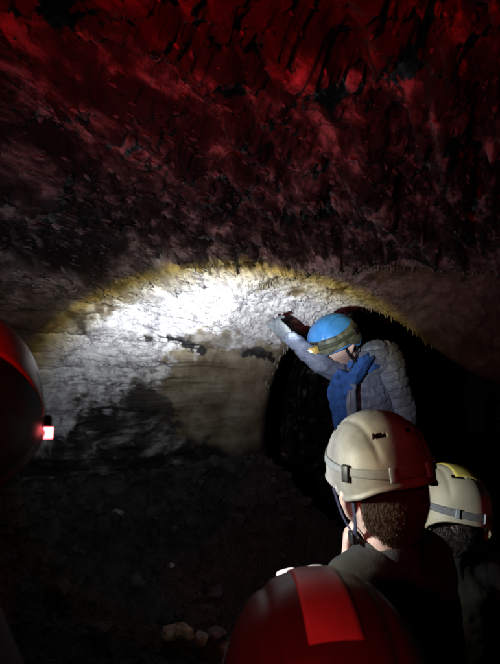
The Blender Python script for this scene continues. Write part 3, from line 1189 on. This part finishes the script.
def standing(x, y, top, heading, head_face, lean=(0, 0), hs=1.0, helm_h=.16, arms=None, head_off=(0, 0, 0), wd=.155, nk=.30):
    """joints of someone standing at x, y with the helmet top at height top; heading in degrees left of +Y"""
    H = top - .03
    a = R(heading)
    f = np.array([-math.sin(a), math.cos(a), 0]); r = np.array([math.cos(a), math.sin(a), 0])
    g = fz(x, y)
    b = np.array([x, y, 0.0])
    head = b + np.array([lean[0], lean[1], top - .145]) + np.array(head_off)
    neck = b + np.array([lean[0] * .7, lean[1] * .7, top - nk])
    hip = b + np.array([0, 0, .53 * H])
    J = dict(neck=neck, hip=hip, foot=tuple(f))
    for s_, nm in ((1, 'r'), (-1, 'l')):
        sh = neck + r * wd * s_ + np.array([0, 0, -.055])
        el = sh + r * .05 * s_ - f * .02 + np.array([0, 0, -.19 * H])
        wr = el + f * .07 + r * .01 * s_ + np.array([0, 0, -.155 * H])
        J[nm + 'sh'], J[nm + 'el'], J[nm + 'wr'] = sh, el, wr
        J[nm + 'kn'] = b + r * .085 * s_ + f * .015 + np.array([0, 0, .28 * H])
        J[nm + 'an'] = b + r * .095 * s_ - f * .02 + np.array([0, 0, g + .085])
    if arms:
        J.update(arms)
    return J, head, (x, y, g), f, r


def lowered_hands(J, f, r):
    out = []
    for s_, nm in ((1, 'r'), (-1, 'l')):
        d = J[nm + 'wr'] - J[nm + 'el']
        d = d / np.linalg.norm(d)
        out.append((J[nm + 'wr'], d * .9 + f * .15, -r * s_, s_))
    return out


def rel(hs_list, root):
    G = []
    for (wr, d, n, s_) in hs_list:
        G.append(hand_grids(np.array(wr) - np.array(root), d, n, .92, (.35, .38, .42, .45), sgn=s_))
    return G


SLOTS = [(R(252), R(52), R(13), R(2.6)), (R(290), R(54), R(13), R(2.6)), (R(40), R(50), R(14), R(2.6)), (R(140), R(50), R(14), R(2.6)), (R(200), R(32), R(8), R(2.6)), (R(340), R(32), R(8), R(2.6))]


def helm_on(root, hm, dims, tilt=0.0, up=.035, back=.0, roll=0.0, **kw):
    M = hm @ Matrix.Translation((0, back, up)) @ Matrix.Rotation(tilt, 4, 'X') @ Matrix.Rotation(roll, 4, 'Y')
    return helmet(root, M, dims, **kw)


def chinstrap(root, hm, mat, s=1.0, buckle_mat=None):
    for sx in (-1, 1):
        pts_b = [(sx * .088, -.045, .01), (sx * .084, -.040, -.04), (sx * .072, -.008, -.078)]
        pts_f = [(sx * .092, .035, .015), (sx * .082, .022, -.04), (sx * .072, -.004, -.078)]
        pts_c = [(sx * .072, -.006, -.078), (sx * .058, .020, -.108), (sx * .02, .052, -.122)]
        bm = bmesh.new()
        for pts in (pts_b, pts_f, pts_c):
            add_grid(bm, tube(np.array(pts) * s, [.0062] * 3, 14, 10, side=(0, 1, .3), flat=[.3, .3, .3]))
        me = bpy.data.meshes.new('chin_strap'); bm.to_mesh(me); bm.free()
        o = link('chin_strap', me, mat, root, hm)
        link('buckle', rounded_box(.012, .022, .026, .004), buckle_mat or BLACK, o, Matrix.Translation((sx * .076 * s, -.006, -.080 * s)))


# ---------- guide reaching up to the wall
K = .0051
W = lambda px, py, y: ((px - 250) / 500 * y, y, 1.6 - (py - 332) / 500 * y)
guide_mats = dict(
    jacket=plain('grey_blue_quilted_nylon', (.23, .275, .37), .48, .25, 14, .5, 260),
    trousers=plain('dark_trousers', (.03, .03, .035), .8, .2),
    collar=plain('blue_fleece', (.045, .15, .48), .85, .4, 40, .8, 400),
    glove=plain('grey_glove', (.20, .23, .25), .7, .2, 60, .5, 300))
GY = 2.52
gx, gy = W(384, 480, GY)[0], GY + .06
groot = (gx, gy, fz(gx, gy))
GJ = dict(neck=W(358, 366, GY), hip=W(384, 478, GY + .06), foot=(-.7, -.7, 0),
          rsh=W(345, 375, GY - .02), rel=W(318, 362, GY - .14), rwr=W(291, 338, GY - .06),
          lsh=W(384, 357, GY + .03), lel=W(402, 412, GY + .05), lwr=W(396, 462, GY - .03),
          rkn=(gx - .10, gy - .05, .48), ran=(gx - .12, gy, groot[2] + .085), lkn=(gx + .09, gy - .04, .48), lan=(gx + .12, gy + .03, groot[2] + .085))
ghead = head_matrix(W(337, 347, GY - .05), (-.74, -.56, -.52), R(4))
gh = np.array(GJ['rwr']); ge = np.array(GJ['rel'])
ghd = hand_grids(gh - np.array(groot), np.array(W(271, 321, GY + .02)) - gh, (-.3, .7, .6), 1.12, (.04, .30, .50, .62), sgn=1)
glh = hand_grids(np.array(GJ['lwr']) - np.array(groot), (-.1, -.15, -1), (-1, 0, 0), .95, (.35, .38, .42, .45), sgn=-1)
groot_o, ghm, gj, gjk = make_person('guide in blue helmet and quilted jacket reaching a gloved hand to the wall', GJ, guide_mats, ghead, groot,
                                    hands=[ghd, glh], gloves=True, jacket_puff=(.046, .075), coll=.072, voxel=.006, fat=1.05,
                                    hair=(500, (R(180), R(360)), (R(-35), R(10)), .03, HAIRD, 5))
g_shell = plain('blue_helmet_shell', (.06, .27, .64), .38, .15, 20, .1, 90)
g_band = plain('olive_grey_band', (.12, .13, .085), .55, .9, 26, .2, 60)
helm_on(groot_o, ghm, (.112, .135, .135), tilt=R(-2), up=.032, vents=[], mats=dict(shell=g_shell, liner=LINER, strap=plain('dark_olive_strap', (.05, .06, .03), .7, .4, 40), lamp=plain('yellow_lamp_case', (.75, .50, .14), .4, .1),
        lens_on=emit('lit_lens_warm', (1, .85, .5), 1.5), lens_off=LENS, clip=BLACK, buckle=BUCKLE, band=g_band), band=R(30), strap_el=R(13), strap_w=R(9), rear_clip=True)
chinstrap(groot_o, ghm, plain('dark_webbing', (.02, .025, .03), .7, .2))

# blue mid-layer showing at the open front of the jacket: front panels, inside and zip
nb = gj['neck']


def panel(name, pts, radii, mat, parent, flat=.35, side=(1, 0, 0), vox=.004, seed=1, amp=.012):
    me = fuse([tube(pts, radii, 26, 20, side=side, flat=[flat] * len(pts))], vox, 3, name)
    displace(me, lambda c: amp * fbm(c * np.array([16, 16, 10]), 3, seed) - amp * .8 * np.abs(fbm(c * np.array([22, 22, 9]), 2, seed + 5)))
    return link(name, me, mat, parent)


go = np.array(groot)
gp = lambda px, py, y: np.array(W(px, py, y)) - go
BLUEF = guide_mats['collar']
panel('blue_hood', [gp(340, 390, GY - .14), gp(352, 380, GY - .15), gp(363, 370, GY - .13), gp(371, 360, GY - .08)], [.040, .050, .050, .034], BLUEF, groot_o, .36, (.6, 0, .8), seed=401, amp=.009)
panel('blue_lining', [gp(342, 372, GY - .13), gp(338, 390, GY - .15), gp(341, 410, GY - .14), gp(346, 440, GY - .13)], [.034, .052, .050, .04], BLUEF, groot_o, .4, (1, 0, 0), seed=402, amp=.012)
panel('jacket_placket', [gp(353, 384, GY - .165), gp(351, 403, GY - .185), gp(354, 440, GY - .18)], [.018, .026, .026], guide_mats['jacket'], groot_o, .3, (1, 0, 0), seed=403, amp=.006)
zb = fuse([tube([gp(350, 390, GY - .190), gp(350, 406, GY - .198), gp(352, 438, GY - .192)], [.0030] * 3, 20, 8)], .0012, 1, 'zip')
link('zip', zb, CHROME, groot_o)

# ---------- boy in the cream helmet, seen from behind
bmats = dict(jacket=plain('dark_softshell', (.032, .035, .031), .8, .3, 20, .6, 300), trousers=plain('dark_trousers', (.03, .03, .035), .8, .2))
J, hd, rt, f, r = standing(.355, 1.11, 1.418, 42, None, lean=(-.072, -.015), nk=.318, head_off=(0, 0, -.026))
J['lel'] = np.array((.205, 1.13, .83)); J['lwr'] = np.array((.226, 1.165, 1.046))
hdM = head_matrix(hd, (-.30, 1.0, -.04), R(-4))
boy, bhm, bj, bjk = make_person('boy seen from behind in a cream helmet, white light on his cheek', J, bmats, hdM, rt, hs=1.06,
                                hands=rel(lowered_hands(J, f, r)[:1] + [(J['lwr'], (.02, -.06, 1), (.8, -.2, 0), -1)], rt), hair=(8000, (R(212), R(334)), (R(-36), R(28)), .022, HAIRB, 8), coll=.060, voxel=.006)
b_shell = plain('cream_helmet_shell', (.27, .265, .225), .50, .40, 16, .2, 90)
RIM[:] = [R(8), .28, R(10)]
bh = helm_on(boy, bhm, (.104, .126, .138), tilt=R(-1), up=.044, back=-.006, vents=[(R(245), R(47), R(9), R(2.6)), (R(290), R(49), R(8), R(2.4)), (R(40), R(50), R(12), R(2.6)), (R(140), R(50), R(12), R(2.6))],
             mats=dict(shell=b_shell, liner=LINER, strap=PALEW, lamp=BLACK, lens_on=LENS, lens_off=LENS, clip=BLACK, buckle=BUCKLE), strap_el=R(17), strap_w=R(8))
chinstrap(boy, bhm, plain('navy_webbing', (.025, .03, .06), .7, .2))

RIM[:] = [R(16), .38, R(6)]
# ---------- child at the right in the white helmet, yellow torchlight painted along its top
J, hd, rt, f, r = standing(.690, 1.75, 1.085, 10, None, lean=(0, 0))
hdM = head_matrix(hd, (-.1, 1.0, -.1), R(12))
pr, phm, pj, _ = make_person('child in a white helmet with yellow torchlight painted on top, half hidden behind the boy', J, dict(jacket=plain('black_jacket', (.02, .02, .022), .8, .2), trousers=bmats['trousers']), hdM, rt,
                             hands=rel(lowered_hands(J, f, r), rt), hair=(1500, (R(178), R(362)), (R(-50), R(10)), .04, HAIRD, 9))
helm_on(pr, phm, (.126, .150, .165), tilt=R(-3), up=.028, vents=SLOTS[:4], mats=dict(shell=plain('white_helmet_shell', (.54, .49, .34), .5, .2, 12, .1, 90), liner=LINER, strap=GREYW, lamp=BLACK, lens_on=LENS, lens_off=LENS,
        clip=BLACK, buckle=BUCKLE, stripe=plain('painted_yellow_glow', (.80, .66, .14), .45, .2)), stripe=(.036, R(20), R(126), .003), strap_el=R(10), strap_w=R(9))
chinstrap(pr, phm, plain('dark_webbing', (.02, .025, .03), .7, .2))

# ---------- child right in front of the camera
J, hd, rt, f, r = standing(.092, .585, 1.268, 4, None, lean=(0, 0))
hdM = head_matrix(hd, (-.06, 1.0, -.06), R(-3))
pf_, fhm, fj, _ = make_person('child nearest the camera in a dark helmet with a broad stripe', J, dict(jacket=plain('black_jacket', (.02, .02, .022), .8, .2), trousers=bmats['trousers']), hdM, rt,
                              hands=rel(lowered_hands(J, f, r), rt), hair=(1500, (R(178), R(362)), (R(-50), R(10)), .04, HAIRD, 10))
f_shell = plain('dark_helmet_shell', (.06, .05, .05), .42, .2, 12, .15, 60)
fh = helm_on(pf_, fhm, (.122, .148, .155), tilt=R(-4), up=.028, vents=[(R(200), R(30), R(7), R(5)), (R(340), R(30), R(7), R(5)), (R(150), R(45), R(7), R(4)), (R(30), R(45), R(7), R(4))],
        mats=dict(shell=f_shell, liner=LINER, strap=BLACK, lamp=CHROME, lens_on=LENS, lens_off=LENS, clip=CHROME, buckle=BLACK, stripe=plain('pale_stripe', (.42, .40, .39), .42, .35, 14, .15, 60)), stripe=(.026, R(40), R(128), .0018),
        strap_el=R(20), strap_w=R(7))
chinstrap(pf_, fhm, plain('dark_webbing', (.02, .025, .03), .7, .2))

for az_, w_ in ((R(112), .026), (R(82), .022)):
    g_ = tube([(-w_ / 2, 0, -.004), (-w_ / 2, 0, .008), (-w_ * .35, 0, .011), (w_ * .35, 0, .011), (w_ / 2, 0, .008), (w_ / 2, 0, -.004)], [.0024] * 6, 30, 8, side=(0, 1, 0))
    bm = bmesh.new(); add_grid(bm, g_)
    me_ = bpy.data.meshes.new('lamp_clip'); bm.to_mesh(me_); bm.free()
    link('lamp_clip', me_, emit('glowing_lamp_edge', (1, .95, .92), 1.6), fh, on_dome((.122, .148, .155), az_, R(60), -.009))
# ---------- person at the left edge whose torch lights the wall
J, hd, rt, f, r = standing(-.395, .57, 1.622, -60, None, lean=(0, 0))
hdM = head_matrix(hd, (.90, .42, .02), R(38))
pl, lhm, lj, _ = make_person('person at the left edge in a dark helmet with a glowing lamp', J, dict(jacket=plain('black_jacket', (.02, .02, .022), .8, .2), trousers=bmats['trousers']), hdM, rt,
                             hands=rel(lowered_hands(J, f, r), rt), hair=(1500, (R(178), R(362)), (R(-50), R(10)), .04, HAIRD, 12))
helm_on(pl, lhm, (.120, .146, .158), tilt=R(-2), up=.028, vents=SLOTS[2:4], mats=dict(shell=plain('black_helmet_shell', (.016, .014, .014), .5, .2, 12, .15, 60), liner=LINER, strap=BLACK, lamp=BLACK, lens_on=LIT, lens_off=LENS,
        clip=BLACK, buckle=BLACK, stripe=plain('red_stripe', (.60, .06, .06), .4, .1)), stripe=(.026, R(10), R(165), .0018), strap_w=0)
chinstrap(pl, lhm, plain('dark_webbing', (.02, .025, .03), .7, .2))

hl = [c for c in pl.children if c.name.startswith('helmet')][0]
lm_ = on_dome((.120, .146, .158), R(84), R(-1), .006)
link('headlamp', rounded_box(.022, .018, .010, .004), BLACK, hl, lm_)
link('lamp_window', rounded_box(.004, .018, .012, .001), emit('glowing_red_window', (1, .12, .14), 9.0), hl, lm_ @ Matrix.Translation((-.0125, 0, .001)))
